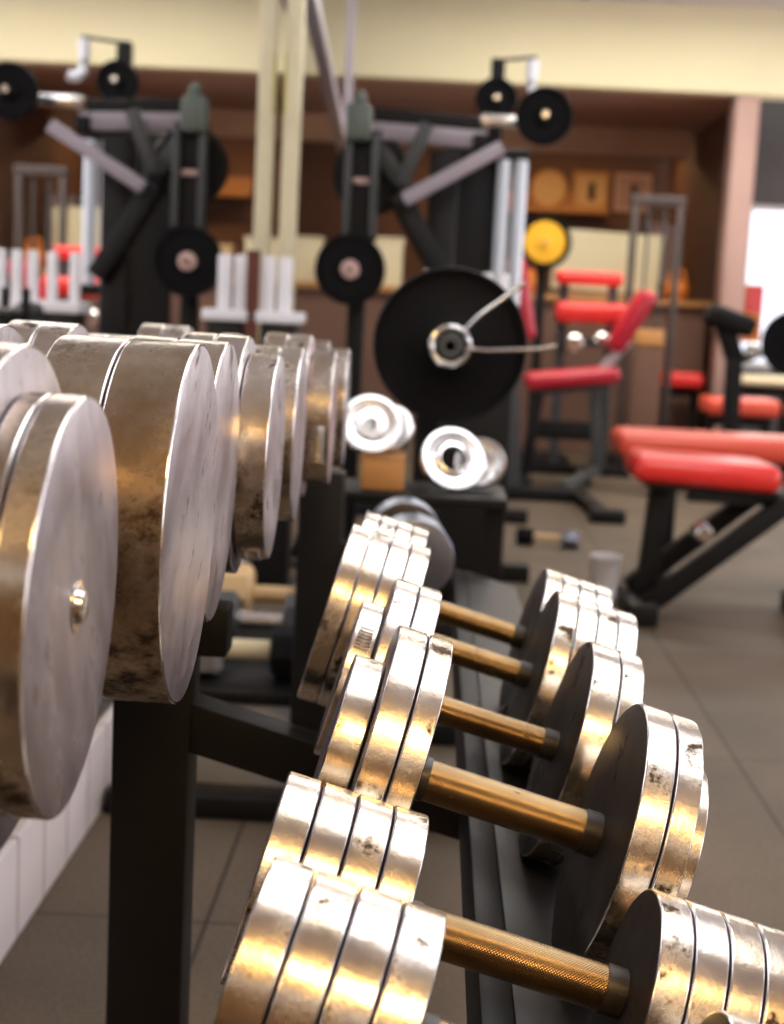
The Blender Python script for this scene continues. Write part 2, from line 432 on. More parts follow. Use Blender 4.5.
def upper(label, Y, xf, zc, left, right, tilt=.02, yaw=0, roll=0., rims=('rim', 'edge', 'face', 'face'), marks=(), bolt=False):
    tr = sum(p[0]+.0014 for p in right); hl = .105
    dumbbell(label, GU, (xf-tr-hl/2, Y, zc), tilt, yaw, roll, hl, .015, left, right, rims, 'face', bolt, marks)
upper('nearest upper tier dumbbell at the left edge, satin disc face with a centre bolt', .70, -.166, .799,
      [(.03, .125), (.03, .125), (.03, .102)], [(.03, .125, 'rim_worn'), (.03, .125), (.011, .1025, 'rim_worn'), (.016, .1025, 'rim_worn')], .03, .02, .5, bolt=True)
upper('upper tier dumbbell with two very thick brown-stained plates, second from the left edge', .947, -.150, .802,
      [(.045, .117), (.045, .117)], [(.042, .117, 'rim_worn'), (.044, .117, 'rim_worn')], .02, .015, 2.2)
upper('upper tier dumbbell third along, pale disc face just behind the very thick plates', 1.197, -.167, .799,
      [(.035, .1145), (.035, .1145)], [(.035, .1145), (.04, .1145)], .03, .02, 3.1)
upper('upper tier dumbbell with a smaller gold-rimmed plate on its broad end plate', 1.432, -.148, .795,
      [(.03, .116), (.03, .116), (.03, .1)], [(.03, .116), (.03, .116, 'edge'), (.029, .1)], .02, .02, 1.3, marks=[(1, 2, 1.25, 9, .045)])
upper('upper tier dumbbell showing only a narrow gold rim and lavender face, fifth along', 1.70, -.149, .793,
      [(.03, .1), (.03, .1), (.025, .1)], [(.03, .1), (.03, .1), (.025, .1)], .02, .02, .2)
upper('upper tier dumbbell with a ridged rim and a reddish face on its small outer plate', 2.0, -.131, .79,
      [(.03, .11), (.03, .11), (.025, .09)], [(.03, .11), (.03, .11), (.032, .09)], .02, .02, .9, rims=('rim', 'edge', 'face', 'face_red'), marks=[(1, 2, .75, 10, .06)])
upper('farthest upper tier dumbbell, a thin bright rim at the end of the row', 2.26, -.128, .785,
      [(.03, .1), (.03, .09)], [(.03, .1), (.03, .09)], .02, .02, 1.9)
# blue-grey one turned endways at the far end of the lower tier
dumbbell('blue-grey dumbbell turned lengthwise at the far end of the lower tier', GL, (-.025, 2.32, .567), .02, -1.47, 0, .1, .014,
         [(.03, .06), (.03, .06)], [(.03, .06), (.04, .06)], rims=('bluegrey', 'bluegrey', 'bluegrey', 'bluegrey'), bolt=False)

# ------------------------------------------------------------------ pale plinth behind the rack with stubby dumbbells
pl = Th('plinth', 'low pale grey plinth box on the floor behind the rack foot, under the sloping arm', 'plinth', (-.28, 3.1, 0))
pl.part('plinth_body', 'palegrey', lambda b: add_box(b, (-.36, 3.12, .085), (.32, .72, .166), None, .006))
pl.part('plinth_top', 'black', lambda b: add_box(b, (-.36, 3.12, .182), (.34, .76, .024), None, .004))
for i, (Y, r, m1, m2, m3, lab) in enumerate([(2.86, .056, 'rubber', 'paper', 'palegrey', 'stubby dumbbell with one pale and one black head, nearest on the pale plinth'),
        (3.10, .062, 'gunmetal', 'chrome', 'gunmetal', 'stubby grey dumbbell with a bright grip, middle of the pale plinth'),
        (3.36, .068, 'palegrey', 'dial', 'dial', 'stubby dumbbell with a tan head and a grey head, rearmost on the pale plinth')]):
    z = .195+r*math.cos(PI/8)+.003
    d = Th('dumbbell', lab, 'dumbbell', (-.31, Y, .195), 'stubby dumbbells on the plinth')
    d.part('handle', m2, lambda b: add_cyl(b, (-.40, Y, z), (-.28, Y, z), .02))
    for x0, x1, mm in ((-.50, -.39, m3), (-.29, -.20, m1)):
        d.part('head', mm, lambda b: add_lathe(b, [(0, 0), (0, r*.85), (.008, r), (x1-x0-.008, r), (x1-x0, r*.85), (x1-x0, 0)], (x0, Y, z), (1, 0, 0), 8))

# ------------------------------------------------------------------ generic gym pieces
def iron_plate(bm, c, r, th, axis=(0, -1, 0), hub=.28, hole=.0):
    """cast plate: raised outer lip, dished web, hub; centred on c"""
    t = th/2
    rh = max(r*.06, hole)
    prof = [(-t, rh), (-t, r*.98), (-t*.7, r), (t*.7, r), (t, r*.985), (t, r*.86), (t*.45, r*.82), (t*.35, r*hub*1.25), (t*.9, r*hub*1.05), (t*.95, rh), (-t, rh)]
    add_lathe(bm, prof, c, axis, 56)

def pad(bm, c, s, rot=None, bev=.03):
    add_box(bm, c, s, rot, bev, 4)

# barbell on its stand with a black plate and spring collar (centre of the picture)
bs = Th('barbell_stand', 'pair of black uprights on floor feet holding the barbell behind the dumbbell rack', 'stand', (.0, 3.6, 0))
for Y in (3.13, 4.15):
    bs.part('upright', 'black', lambda b: add_box(b, (-.005, Y, .433), (.055, .055, .816), None, .004))
    bs.part('foot', 'black', lambda b: add_box(b, (-.005, Y, .025), (.33, .06, .05), None, .004))
    bs.part('cradle', 'black', lambda b: [add_box(b, (.026, Y, .836), (.06, .05, .03)), add_box(b, (.002, Y, .876), (.012, .05, .11)), add_box(b, (.060, Y, .876), (.012, .05, .11))])
bs.part('tie_bar', 'black', lambda b: add_box(b, (-.005, 3.64, .12), (.05, .97, .05), None, .004))
bb = Th('barbell', 'steel barbell lying in the black uprights, its sleeve end facing the viewer', 'barbell', (.03, 3.6, .84))
bb.part('shaft', 'chrome', lambda b: add_cyl(b, (.031, 3.08, .866), (.031, 4.22, .866), .0125))
bb.part('sleeve', 'gunmetal', lambda b: add_lathe(b, [(0, .010), (0, .022), (.004, .025), (.14, .025), (.14, .0)], (.031, 2.93, .866), (0, 1, 0), 32))
bb.part('sleeve', 'gunmetal', lambda b: add_lathe(b, [(0, 0), (0, .025), (.14, .025), (.14, 0)], (.031, 4.22, .866), (0, 1, 0), 32))
BBZ = .866
wp = Th('weight_plate', 'big black iron plate on the barbell end in the middle of the picture', 'weight plate', (.031, 3.0, BBZ-.155))
wp.part('disc', 'blackiron', lambda b: add_lathe(b, [(-.018, .0255), (-.018, .150), (-.012, .155), (.012, .155), (.018, .153), (.018, .146), (.007, .141), (.006, .06), (.012, .052), (.012, .0255), (-.018, .0255)], (.031, 3.0, BBZ), (0, -1, 0), 72))
cl = Th('spring_collar', 'silver spring collar with two long handles clipped beside the big black plate', 'collar', (.031, 2.96, BBZ))
def coil(b):
    pts = []
    for k in range(100):
        a = -.25+k/99*2*PI*2.9
        pts.append((.031+.037*math.cos(a), 2.972-k/99*.04, BBZ+.037*math.sin(a)))
    add_tube(b, pts, .0075, 8)
cl.part('coil', 'chrome', coil)
cl.part('collar_handle', 'chrome', lambda b: add_tube(b, [(.053, 2.955, BBZ+.026), (.085, 2.945, BBZ+.062), (.165, 2.94, BBZ+.125), (.172, 2.94, BBZ+.13)], .0042, 10))
cl.part('collar_handle', 'chrome', lambda b: add_tube(b, [(.060, 2.955, BBZ-.003), (.10, 2.945, BBZ-.006), (.205, 2.94, BBZ+.002), (.24, 2.94, BBZ+.010)], .0042, 10))

# chrome plates leaning either side of the near upright, on a two level stand
sh = Th('plate_shelf', 'low black shelf stand between the rack end and the barbell uprights', 'stand', (0, 2.8, 0))
sh.part('shelf_board', 'black', lambda b: add_box(b, (-.02, 2.82, .585), (.34, .22, .02), None, .003))
for x in (-.17, .13):
    for y in (2.74, 2.90):
        sh.part('leg', 'black', lambda b: add_box(b, (x, y, .2875), (.025, .025, .575)))
ob = Th('cardboard_box', 'small orange-brown box on the low shelf left of the black upright', 'box', (-.09, 2.78, .595))
ob.part('box_body', 'wood', lambda b: add_box(b, (-.085, 2.80, .625), (.08, .10, .058), None, .003))
ob.part('lid_flap', 'wood', lambda b: add_box(b, (-.085, 2.80, .656), (.082, .102, .004)))
PL = [(-.112, 2.785, .658, .058, .15, .5, 'bright worn chrome plate leaning on the orange-brown box'),
      (-.075, 2.83, .658, .046, -.3, .5, 'smaller chrome plate behind the bright one, on the orange-brown box'),
      (.045, 2.79, .596, .062, .3, .5, 'chrome ring plate with a wide hole, right of the black upright'),
      (.100, 2.85, .596, .05, -.2, .5, 'small chrome plate farthest right on the low shelf')]
for i, (x, Y, z0, r, yw, lean, lab) in enumerate(PL):
    ax = Vector((math.sin(yw), -math.cos(yw), lean)).normalized()
    zc = z0+r*math.sqrt(1-ax.z**2)+.011*ax.z
    p = Th('weight_plate', lab, 'weight plate', (x, Y, z0), 'chrome plates on the low shelf')
    p.part('disc', 'chrome', lambda b: iron_plate(b, (x, Y, zc), r, .02, ax, .5, r*.42 if i == 2 else r*.2))

# cream cable column by the mirror's end, sloping lilac pipe
pc = Th('cable_column', 'cream painted square column standing against the end of the mirror', 'column', (-.532, 5.2, 0))
pc.part('column_tube', 'cream', lambda b: add_box(b, (-.529, 5.2, 1.40), (.058, .058, 2.79), None, .005))
pc.part('base_plate', 'black', lambda b: add_box(b, (-.49, 5.2, .008), (.14, .16, .016)))
pc.part('height_marker', 'limemark', lambda b: add_box(b, (-.5545, 5.169, 1.66), (.006, .004, .2)))
pp = Th('sloping_pipe', 'lilac grey pipe sloping down from the ceiling past the cream column', 'pipe', (-.53, 7.0, 1.7))
pp.part('pipe_tube', 'lilac', lambda b: add_beam(b, (-.535, 5.62, 2.07), (-.56, 8.5, 1.74), .055, .07))
pp.part('hanger_rod', 'lilac', lambda b: add_box(b, (-.55, 8.4, 2.28), (.045, .045, 1.08)))
pp.part('hanger_rod', 'lilac', lambda b: add_box(b, (-.535, 5.70, 2.44), (.035, .035, .77)))

# white pronged holders
def pronged(lab, x0, Y, xs, H=.165, brown=False, pw=.03):
    h = Th('pronged_holder', lab, 'holder', (x0, Y, 0), 'white pronged holders')
    xa, xb = min(xs)-.03, max(xs)+.06
    h.part('stand_frame', 'black', lambda b: [add_box(b, ((xa+xb)/2, Y, .44), (xb-xa-.03, .16, .84), None, .006), add_box(b, ((xa+xb)/2, Y, .012), (xb-xa, .24, .024))])
    h.part('tray', 'white', lambda b: add_box(b, ((xa+xb)/2, Y, .8775), (xb-xa, .18, .035), None, .006))
    for x in xs:
        h.part('prong', 'white', lambda b: add_box(b, (x, Y-.02, .895+H/2), (pw, .03, H), None, .005))
    if brown: h.part('brown_board', 'mahogany', lambda b: add_box(b, (-.565, Y-.07, .90), (.024, .02, .36)))
    return h
pronged('white pronged holder against the mirror end, beside the brown strip below the cream column', -.5, 4.7, (-.531, -.478), .17, True, .042)
pronged('white pronged holder behind the big black plate, plainly seen only in the mirror', .08, 4.6, (-.03, .04, .10, .15, .20), .15)

# ------------------------------------------------------------------ plate loaded press machine (also seen in the mirror)
pm = Th('press_machine', 'tall dark plate loaded press machine with grey arms behind the big black plate', 'exercise machine', (.05, 5.7, 0))
pm.part('rear_column', 'black', lambda b: add_box(b, (.12, 6.36, .80), (.24, .14, 1.58), None, .008))
pm.part('base_frame', 'black', lambda b: [add_box(b, (0, 5.1, .03), (.74, .07, .06), None, .005), add_box(b, (.1, 5.8, .03), (.08, 1.4, .06), None, .005), add_box(b, (0, 6.5, .03), (.9, .07, .06), None, .005)])
pm.part('top_beam', 'lilac', lambda b: add_beam(b, (-.26, 5.3, 1.53), (.14, 5.3, 1.515), .05, .06))
pm.part('side_beam', 'black', lambda b: [add_beam(b, (.12, 5.25, 1.50), (.12, 6.4, 1.56), .05, .06), add_beam(b, (-.26, 5.42, 1.60), (.14, 5.42, 1.58), .05, .05)])
pm.part('brace', 'gunmetal', lambda b: add_beam(b, (-.145, 5.2, 1.34), (-.065, 5.2, 1.55), .05, .045))
pm.part('brace', 'gunmetal', lambda b: add_beam(b, (-.235, 5.27, 1.47), (-.11, 5.27, 1.31), .06, .055))
pm.part('lever_arm', 'lilac', lambda b: add_beam(b, (-.13, 5.1, 1.285), (.19, 5.1, 1.475), .05, .045))
pm.part('lever_brace', 'black', lambda b: add_beam(b, (-.155, 5.2, 1.31), (.05, 5.25, .98), .07, .07))
pm.part('front_column', 'black', lambda b: add_box(b, (.0, 5.3, .75), (.10, .08, 1.44), None, .006))
pm.part('slide_rail', 'gunmetal', lambda b: add_beam(b, (-.325, 5.12, 1.16), (-.325, 5.12, 1.50), .024, .032))
pm.part('slide_rail', 'gunmetal', lambda b: add_beam(b, (-.235, 5.12, 1.16), (-.235, 5.12, 1.50), .024, .032))
pm.part('rail_web', 'black', lambda b: add_box(b, (-.28, 5.17, 1.33), (.12, .03, .37)))
pm.part('rail_post', 'black', lambda b: add_box(b, (-.28, 5.22, .60), (.06, .06, 1.18), None, .004))
pm.part('carriage_head', 'greenpad', lambda b: [add_box(b, (-.295, 5.12, 1.535), (.085, .10, .12), None, .015), add_box(b, (-.295, 5.12, 1.615), (.045, .05, .05), None, .018)])
pm.part('carriage_badge', 'pink', lambda b: add_box(b, (-.28, 5.145, 1.345), (.055, .02, .02), None, .004))
pm.part('side_disc', 'black', lambda b: add_lathe(b, [(-.02, 0), (-.02, .13), (0, .14), (.02, .13), (.02, 0)], (-.25, 5.31, 1.38), (0, -1, 0), 40))
pm.part('top_box', 'black', lambda b: add_box(b, (.20, 6.3, 1.77), (.056, .08, .36), None, .006))
pm.part('silver_rod', 'silver', lambda b: add_cyl(b, (.245, 6.22, .95), (.245, 6.22, 1.54), .027))
pm.part('silver_rod', 'silver', lambda b: add_cyl(b, (.315, 6.22, .95), (.315, 6.22, 1.54), .027))
pm.part('rod_clamp', 'black', lambda b: add_box(b, (.27, 6.25, 1.56), (.16, .09, .05), None, .006))
pm.part('rod_clamp', 'black', lambda b: add_box(b, (.26, 6.25, .93), (.18, .09, .05), None, .006))
pm.part('white_hook', 'white', lambda b: add_tube(b, [(.335, 6.15, 1.93), (.332, 6.15, 1.85), (.338, 6.14, 1.80), (.36, 6.13, 1.775), (.39, 6.12, 1.78)], .024, 12))
pm.part('cross_rod', 'gunmetal', lambda b: add_cyl(b, (.20, 6.26, 1.94), (.345, 6.15, 1.94), .007))
pm.part('plate_peg', 'chrome', lambda b: [add_cyl(b, (.325, 5.28, 1.58), (.325, 5.02, 1.58), .0115), add_beam(b, (.12, 5.28, 1.58), (.34, 5.28, 1.58), .03, .04)])
pm.part('plate_peg', 'chrome', lambda b: add_cyl(b, (.195, 6.33, 1.77), (.195, 6.08, 1.77), .0115))
pm.part('plate_peg', 'chrome', lambda b: add_cyl(b, (-.298, 5.20, 1.044), (-.298, 4.98, 1.044), .0115))
def hung(lab, c, r, hubmat='pink', group='black plates on the press machine'):
    w = Th('weight_plate', lab, 'weight plate', (c[0], c[1], c[2]-r), group)
    w.part('disc', 'blackiron', lambda b: iron_plate(b, c, r, .034, (0, -1, 0), .3, .0125))
    if hubmat: w.part('hub_badge', hubmat, lambda b: add_lathe(b, [(0, .0125), (0, r*.27), (.004, r*.25), (.004, .0125)], (c[0], c[1]-.0165, c[2]), (0, -1, 0), 32))
    return w
hung('round black plate with pinkish hub low on the left of the press machine', (-.298, 5.05, 1.044), .119)
hung('black plate on the upper right peg of the press machine, beside the white hook', (.325, 5.09, 1.58), .095, None)
hung('small black plate behind the top box of the press machine', (.195, 6.15, 1.77), .085, None)

# ------------------------------------------------------------------ red benches
# nearest bench on the right
nb = Th('adjustable_bench', 'bright red padded bench nearest on the right, on a black post and twin sloping tubes', 'bench', (.9, 4.6, 0))
nb.part('seat_pad', 'red', lambda b: pad(b, (.845, 4.6, .475), (.45, .30, .085), Matrix.Rotation(.04, 4, 'Y'), .035))
nb.part('pad_board', 'black', lambda b: add_box(b, (.87, 4.6, .425), (.40, .24, .02), Matrix.Rotation(.04, 4, 'Y')))
nb.part('post', 'black', lambda b: add_beam(b, (.70, 4.6, .05), (.725, 4.6, .43), .06, .06))
nb.part('sloping_tube', 'black', lambda b: add_beam(b, (.68, 4.53, .035), (1.16, 4.53, .44), .05, .06))
nb.part('sloping_tube', 'black', lambda b: add_beam(b, (.66, 4.68, .075), (1.02, 4.68, .385), .05, .06))
nb.part('front_foot', 'black', lambda b: add_box(b, (.68, 4.6, .035), (.09, .34, .07), None, .01))
nb.part('rear_foot', 'black', lambda b: [add_box(b, (1.22, 4.6, .035), (.07, .5, .07), None, .01), add_beam(b, (1.22, 4.6, .05), (1.15, 4.6, .45), .06, .06)])
nb.part('top_rail', 'gunmetal', lambda b: add_box(b, (1.02, 4.6, .40), (.42, .06, .05), None, .005))
nb.part('adjuster_knob', 'chrome', lambda b: add_cyl(b, (.84, 4.50, .30), (.84, 4.42, .30), .03, .026, 24, .006))
fb = Th('flat_bench', 'longer sun-faded red flat bench directly behind the nearest red bench', 'bench', (1.05, 5.25, 0))
fb.part('seat_pad', 'coral', lambda b: pad(b, (1.08, 5.25, .495), (.86, .29, .09), None, .035))
fb.part('spine', 'black', lambda b: add_box(b, (1.08, 5.25, .425), (.74, .06, .05), None, .005))
for x in (.86, 1.4):
    fb.part('leg', 'black', lambda b: [add_box(b, (x, 5.25, .23), (.05, .05, .36), None, .004), add_box(b, (x, 5.25, .025), (.06, .44, .05), None, .006)])
# small white cup on the floor
cup = Th('paper_cup', 'small white cup standing on the floor left of the nearest red bench', 'cup', (.61, 4.9, 0))
cup.part('cup_body', 'white', lambda b: add_lathe(b, [(0, 0), (0, .036), (.135, .050), (.137, .052), (.139, .050), (.137, .047), (.01, .034), (.01, 0)], (.61, 4.9, .001), (0, 0, 1), 32))

# preacher / incline bench group in the middle distance
ib = Th('incline_bench', 'crimson bench with slanted seat on a dark bent leg, beside the big black plate', 'bench', (.75, 8.0, 0))
ib.part('seat_pad', 'crimson', lambda b: pad(b, (.74, 8.0, .585), (.50, .34, .085), Matrix.Rotation(-.13, 4, 'Y'), .035))
ib.part('back_pad', 'crimson', lambda b: pad(b, (1.035, 8.0, .90), (.09, .32, .36), Matrix.Rotation(.5, 4, 'Y'), .035))
ib.part('back_bracket', 'silver', lambda b: add_beam(b, (.88, 8.0, .60), (1.03, 8.0, .80), .04, .05))
ib.part('spine', 'gunmetal', lambda b: add_beam(b, (.55, 8.0, .51), (.95, 8.0, .56), .06, .05))
ib.part('front_leg', 'gunmetal', lambda b: [add_beam(b, (.87, 8.0, .54), (.91, 8.0, .09), .055, .055), add_beam(b, (.915, 8.0, .10), (.70, 7.6, .035), .05, .05)])
ib.part('rear_leg', 'black', lambda b: [add_beam(b, (.58, 8.0, .52), (.52, 8.0, .05), .055, .055), add_box(b, (.52, 8.0, .025), (.06, .5, .05), None, .006)])
ib.part('brace', 'black', lambda b: add_beam(b, (.53, 8.0, .3), (.9, 8.0, .3), .05, .1))
pb = Th('preacher_bench', 'bench with two stacked bright red arm pads, beneath the cream board', 'bench', (.8, 8.5, 0))
pb.part('arm_pad', 'red', lambda b: pad(b, (.85, 8.5, 1.125), (.38, .16, .075), None, .03), 'upper red pad')
pb.part('arm_pad', 'red', lambda b: pad(b, (.87, 8.4, .93), (.42, .22, .115), None, .035), 'lower, thicker red pad')
pb.part('post', 'gunmetal', lambda b: [add_box(b, (.72, 8.58, .57), (.05, .05, 1.05), None, .004), add_box(b, (1.0, 8.58, .57), (.05, .05, 1.05), None, .004)])
pb.part('knob', 'chrome', lambda b: [add_cyl(b, (.77, 8.36, .76), (.77, 8.25, .76), .05, .05, 24, .01)], 'bright knob under the pads')
pb.part('knob', 'chrome', lambda b: [add_cyl(b, (.92, 8.36, .79), (.92, 8.27, .79), .035, .035, 24, .01)])
pb.part('knob_bar', 'gunmetal', lambda b: add_box(b, (.86, 8.46, .77), (.34, .2, .05), None, .005))
pb.part('base_frame', 'black', lambda b: [add_box(b, (.86, 8.55, .03), (.6, .07, .06), None, .006), add_box(b, (.86, 8.3, .03), (.07, .5, .06), None, .006)])
# machine with red upright back pad and long floor frame
sm = Th('seated_machine', 'dark seated machine with an upright crimson back pad just right of the silver rods', 'exercise machine', (.4, 7.3, 0))
sm.part('back_pad', 'crimson', lambda b: pad(b, (.405, 7.3, .985), (.09, .30, .40), Matrix.Rotation(-.2, 4, 'Y'), .035))
sm.part('column', 'gunmetal', lambda b: [add_beam(b, (.36, 7.34, .84), (.42, 7.34, .05), .09, .09), add_beam(b, (.355, 7.34, .82), (.39, 7.33, 1.0), .05, .06)])
sm.part('floor_rail', 'black', lambda b: [add_box(b, (.44, 7.3, .035), (.7, .08, .06), None, .008), add_beam(b, (.76, 7.3, .03), (.80, 6.72, .03), .07, .05), add_box(b, (.82, 6.66, .03), (.16, .1, .06), None, .008)])
sm.part('rail_cap', 'bluegrey', lambda b: add_box(b, (.33, 6.95, .05), (.06, .05, .09), None, .006))
sm.part('step', 'black', lambda b: add_box(b, (.12, 6.95, .05), (.36, .1, .09), None, .006))
# stubby dumbbell lying on the floor
fd = Th('dumbbell', 'dark little dumbbell lying on the open floor, far side of the lower tier heads', 'dumbbell', (.49, 5.9, 0))
fd.part('handle', 'dial', lambda b: add_cyl(b, (.43, 5.9, .036), (.56, 5.88, .036), .014))
for x0, x1, y0, m in ((.37, .44, 5.905, 'blackiron'), (.55, .62, 5.88, 'bluegrey')):
    fd.part('head', m, lambda b: add_lathe(b, [(0, 0), (0, .03), (.008, .036), (x1-x0-.008, .036), (x1-x0, .03), (x1-x0, 0)], (x0, y0, .036), (1, -.15, 0), 6))

# far benches on the right
def fbench(lab, x, Y, z, w, m, h=.085):
    q = Th('flat_bench', lab, 'bench', (x, Y, 0), 'far red benches')
    q.part('seat_pad', m, lambda b: pad(b, (x, Y, z-h/2), (w, .3, h), None, .03))
    q.part('spine', 'black', lambda b: add_box(b, (x, Y, z-h-.03), (w*.9, .06, .06)))
    for s in (-1, 1):
        q.part('leg', 'black', lambda b: [add_box(b, (x+s*w*.38, Y, (z-h)/2-.02), (.05, .05, z-h-.06)), add_box(b, (x+s*w*.38, Y, .02), (.06, .42, .04))])
fbench('coral red far bench directly above the nearest red bench in view', 1.77, 8.6, .49, .42, 'coral', .10)
fbench('coral red far bench cut off by the right edge of the picture', 2.32, 8.6, .47, .5, 'coral', .10)
fbench('bench with a pale cream pad in front of the far red ones on the right', 2.02, 9.2, .60, .4, 'paper', .06)
fbench('smallest and farthest red bench, left of the black far machine', 1.60, 9.72, .58, .28, 'red', .10)

# dark machine and black plates far right
dm = Th('leg_machine', 'black far machine with a bent neck between the red benches on the right', 'exercise machine', (1.7, 7.9, 0))
dm.part('neck', 'black', lambda b: [add_beam(b, (1.60, 7.9, .05), (1.58, 7.9, .78), .08, .08), add_beam(b, (1.58, 7.9, .74), (1.50, 7.9, .95), .09, .09)])
dm.part('head_pad', 'rubber', lambda b: pad(b, (1.54, 7.9, .93), (.26, .25, .11), Matrix.Rotation(.3, 4, 'Y'), .04))
dm.part('arm', 'gunmetal', lambda b: add_beam(b, (1.60, 7.92, .72), (1.86, 7.92, .83), .05, .05))
dm.part('chrome_joint', 'chrome', lambda b: add_cyl(b, (1.66, 7.88, .78), (1.66, 7.81, .78), .035, .04, 24, .008))
dm.part('base_frame', 'black', lambda b: [add_box(b, (1.72, 7.9, .03), (.5, .08, .06)), add_box(b, (1.6, 7.9, .03), (.07, .5, .06))])
dm.part('plate_peg', 'chrome', lambda b: add_cyl(b, (1.86, 7.98, .83), (1.86, 7.7, .83), .0115))
hung('large black plate far right on the bent-neck machine, above the red benches', (1.86, 7.78, .83), .17, None)

# ------------------------------------------------------------------ far end dressing
# plate tree with the yellow plate
pt = Th('plate_tree', 'slim dark plate tree standing behind the press machine rods', 'stand', (.64, 9.35, 0))
pt.part('post', 'black', lambda b: [add_box(b, (.64, 9.36, .75), (.06, .06, 1.46)), add_box(b, (.64, 9.3, .02), (.44, .4, .04), None, .006)])
pt.part('peg', 'chrome', lambda b: add_cyl(b, (.64, 9.36, 1.345), (.64, 9.15, 1.345), .0115))
yp = Th('weight_plate', 'black plate with a big yellow centre, left of the cream board', 'weight plate', (.64, 9.26, 1.18))
yp.part('disc', 'blackiron', lambda b: iron_plate(b, (.64, 9.26, 1.345), .165, .04, (0, -1, 0), .3, .0125))
yp.part('yellow_centre', 'yellow', lambda b: add_lathe(b, [(0, .0125), (0, .128), (.008, .122), (.008, .05), (.014, .044), (.014, .0125)], (.64, 9.243, 1.345), (0, -1, 0), 48), 'yellow painted centre')
# cream board and its counter
ct = Th('counter', 'low dark wooden counter across the far end below the cream board', 'counter', (1.0, 10.2, 0))
ct.part('counter_body', 'brown_dark', lambda b: add_box(b, (.2, 10.3, .5), (3.2, .5, 1.0)))
ct.part('counter_top', 'wood', lambda b: add_box(b, (.2, 10.28, 1.02), (3.3, .6, .04), None, .005))
cb = Th('notice_board', 'cream board standing on the counter above the stacked red pads', 'board', (1.12, 10.2, 1.04))
cb.part('board_panel', 'paper', lambda b: add_box(b, (1.13, 10.2, 1.275), (.72, .02, .40), Matrix.Rotation(.03, 4, 'Y'), .004))
cb.part('board_foot', 'wood', lambda b: add_box(b, (1.13, 10.22, 1.05), (.5, .1, .02)))
for i, (x, w, h, m, lab) in enumerate([(-.42, .34, .30, 'paper', 'pale cream box on the counter, seen left of the black round plate'),
                          (.04, .26, .26, 'paper', 'cream box on the counter between the machine rails and braces'),
                          (.34, .16, .20, 'dial', 'small tan box on the counter behind the press machine'),
                          (-.98, .36, .28, 'paper', 'cream box at the left end of the counter')]):
    bx = Th('storage_box', lab, 'box', (x, 10.25, 1.04), 'boxes on the counter')
    bx.part('box_body', m, lambda b: add_box(b, (x, 10.25, 1.041+h/2), (w, .24, h), None, .006))
    bx.part('lid', m, lambda b: add_box(b, (x, 10.25, 1.041+h+.012), (w+.02, .26, .024), None, .004))
# wall shelf and framed things
ws = Th('wall_shelf', 'honey coloured wooden shelf on the dark far wall below the round tan dial', 'shelf', (1.0, 12.9, 1.75))
ws.part('shelf_board', 'wood', lambda b: add_box(b, (.95, 12.87, 1.77), (.9, .24, .04), None, .004))
ws.part('back_strip', 'wood', lambda b: add_box(b, (.95, 12.98, 1.86), (.9, .02, .14)))
dl = Th('wall_dial', 'round tan dial standing on the wooden shelf of the far wall', 'clock', (.90, 12.93, 1.79))
dl.part('dial_face', 'dial', lambda b: add_lathe(b, [(0, 0), (0, .15), (.02, .15), (.02, 0)], (.90, 12.93, 1.952), (0, -1, 0), 40))
dl.part('dial_rim', 'wood', lambda b: add_lathe(b, [(0, .145), (0, .162), (.03, .162), (.035, .15), (.03, .142), (0, .145)], (.90, 12.935, 1.952), (0, -1, 0), 40))
for x, m, lab in ((1.26, 'dial', 'square tan framed picture next to the round dial on the far wall'), (1.62, 'mauve', 'square mauve framed picture farthest right on the dark far wall')):
    fr = Th('framed_picture', lab, 'picture', (x, 12.97, 1.80), 'framed pictures on the far wall')
    fr.part('picture_frame', 'wood' if m == 'dial' else 'brown_soffit', lambda b: [add_box(b, (x-.14, 12.97, 1.955), (.03, .04, .32)), add_box(b, (x+.14, 12.97, 1.955), (.03, .04, .32)), add_box(b, (x, 12.97, 2.10), (.25, .04, .03)), add_box(b, (x, 12.97, 1.81), (.25, .04, .03))])
    fr.part('picture_sheet', m, lambda b: add_box(b, (x, 12.975, 1.955), (.25, .015, .27)))
    fr.part('dark_figure', 'black', lambda b: add_box(b, (x+.01, 12.963, 1.95), (.05, .008, .15), None, .003))
# weight stack machines at the far right of the dark wall
def stack(lab, x, Y, w, H, pads):
    s = Th('weight_stack_machine', lab, 'exercise machine', (x, Y, 0), 'weight stack machines at the far end')
    for d in (-1, 1): s.part('upright', 'postbrown', lambda b: add_box(b, (x+d*w/2, Y, H/2), (.04, .07, H-.01), None, .005))
    s.part('top_bar', 'postbrown', lambda b: add_box(b, (x, Y, H), (w+.06, .08, .06), None, .005))
    s.part('base_bar', 'black', lambda b: add_box(b, (x, Y, .03), (w+.1, .5, .06), None, .005))
    s.part('weight_stack', 'brown_dark', lambda b: [add_box(b, (x, Y, .10+k*.05), (w-.09, .11, .045), None, .004) for k in range(13)])
    s.part('guide_rod', 'gunmetal', lambda b: [add_cyl(b, (x+d*.05, Y, .06), (x+d*.05, Y, H-.03), .009, None, 16) for d in (-1, 1)])
    s.part('selector_plate', pads, lambda b: add_box(b, (x, Y, .80), (w-.09, .11, .10), None, .006))
stack('left of two weight stack machines before the dark far wall, honey top plate', 1.30, 9.15, .27, 1.62, 'wood')
stack('right of two weight stack machines, beside the mauve column, tan top plate', 1.60, 10.9, .24, 1.55, 'dial')
tw = Th('towel', 'pale pink towel hung over the top bar of the right weight stack machine', 'towel', (1.6, 10.85, 1.55))
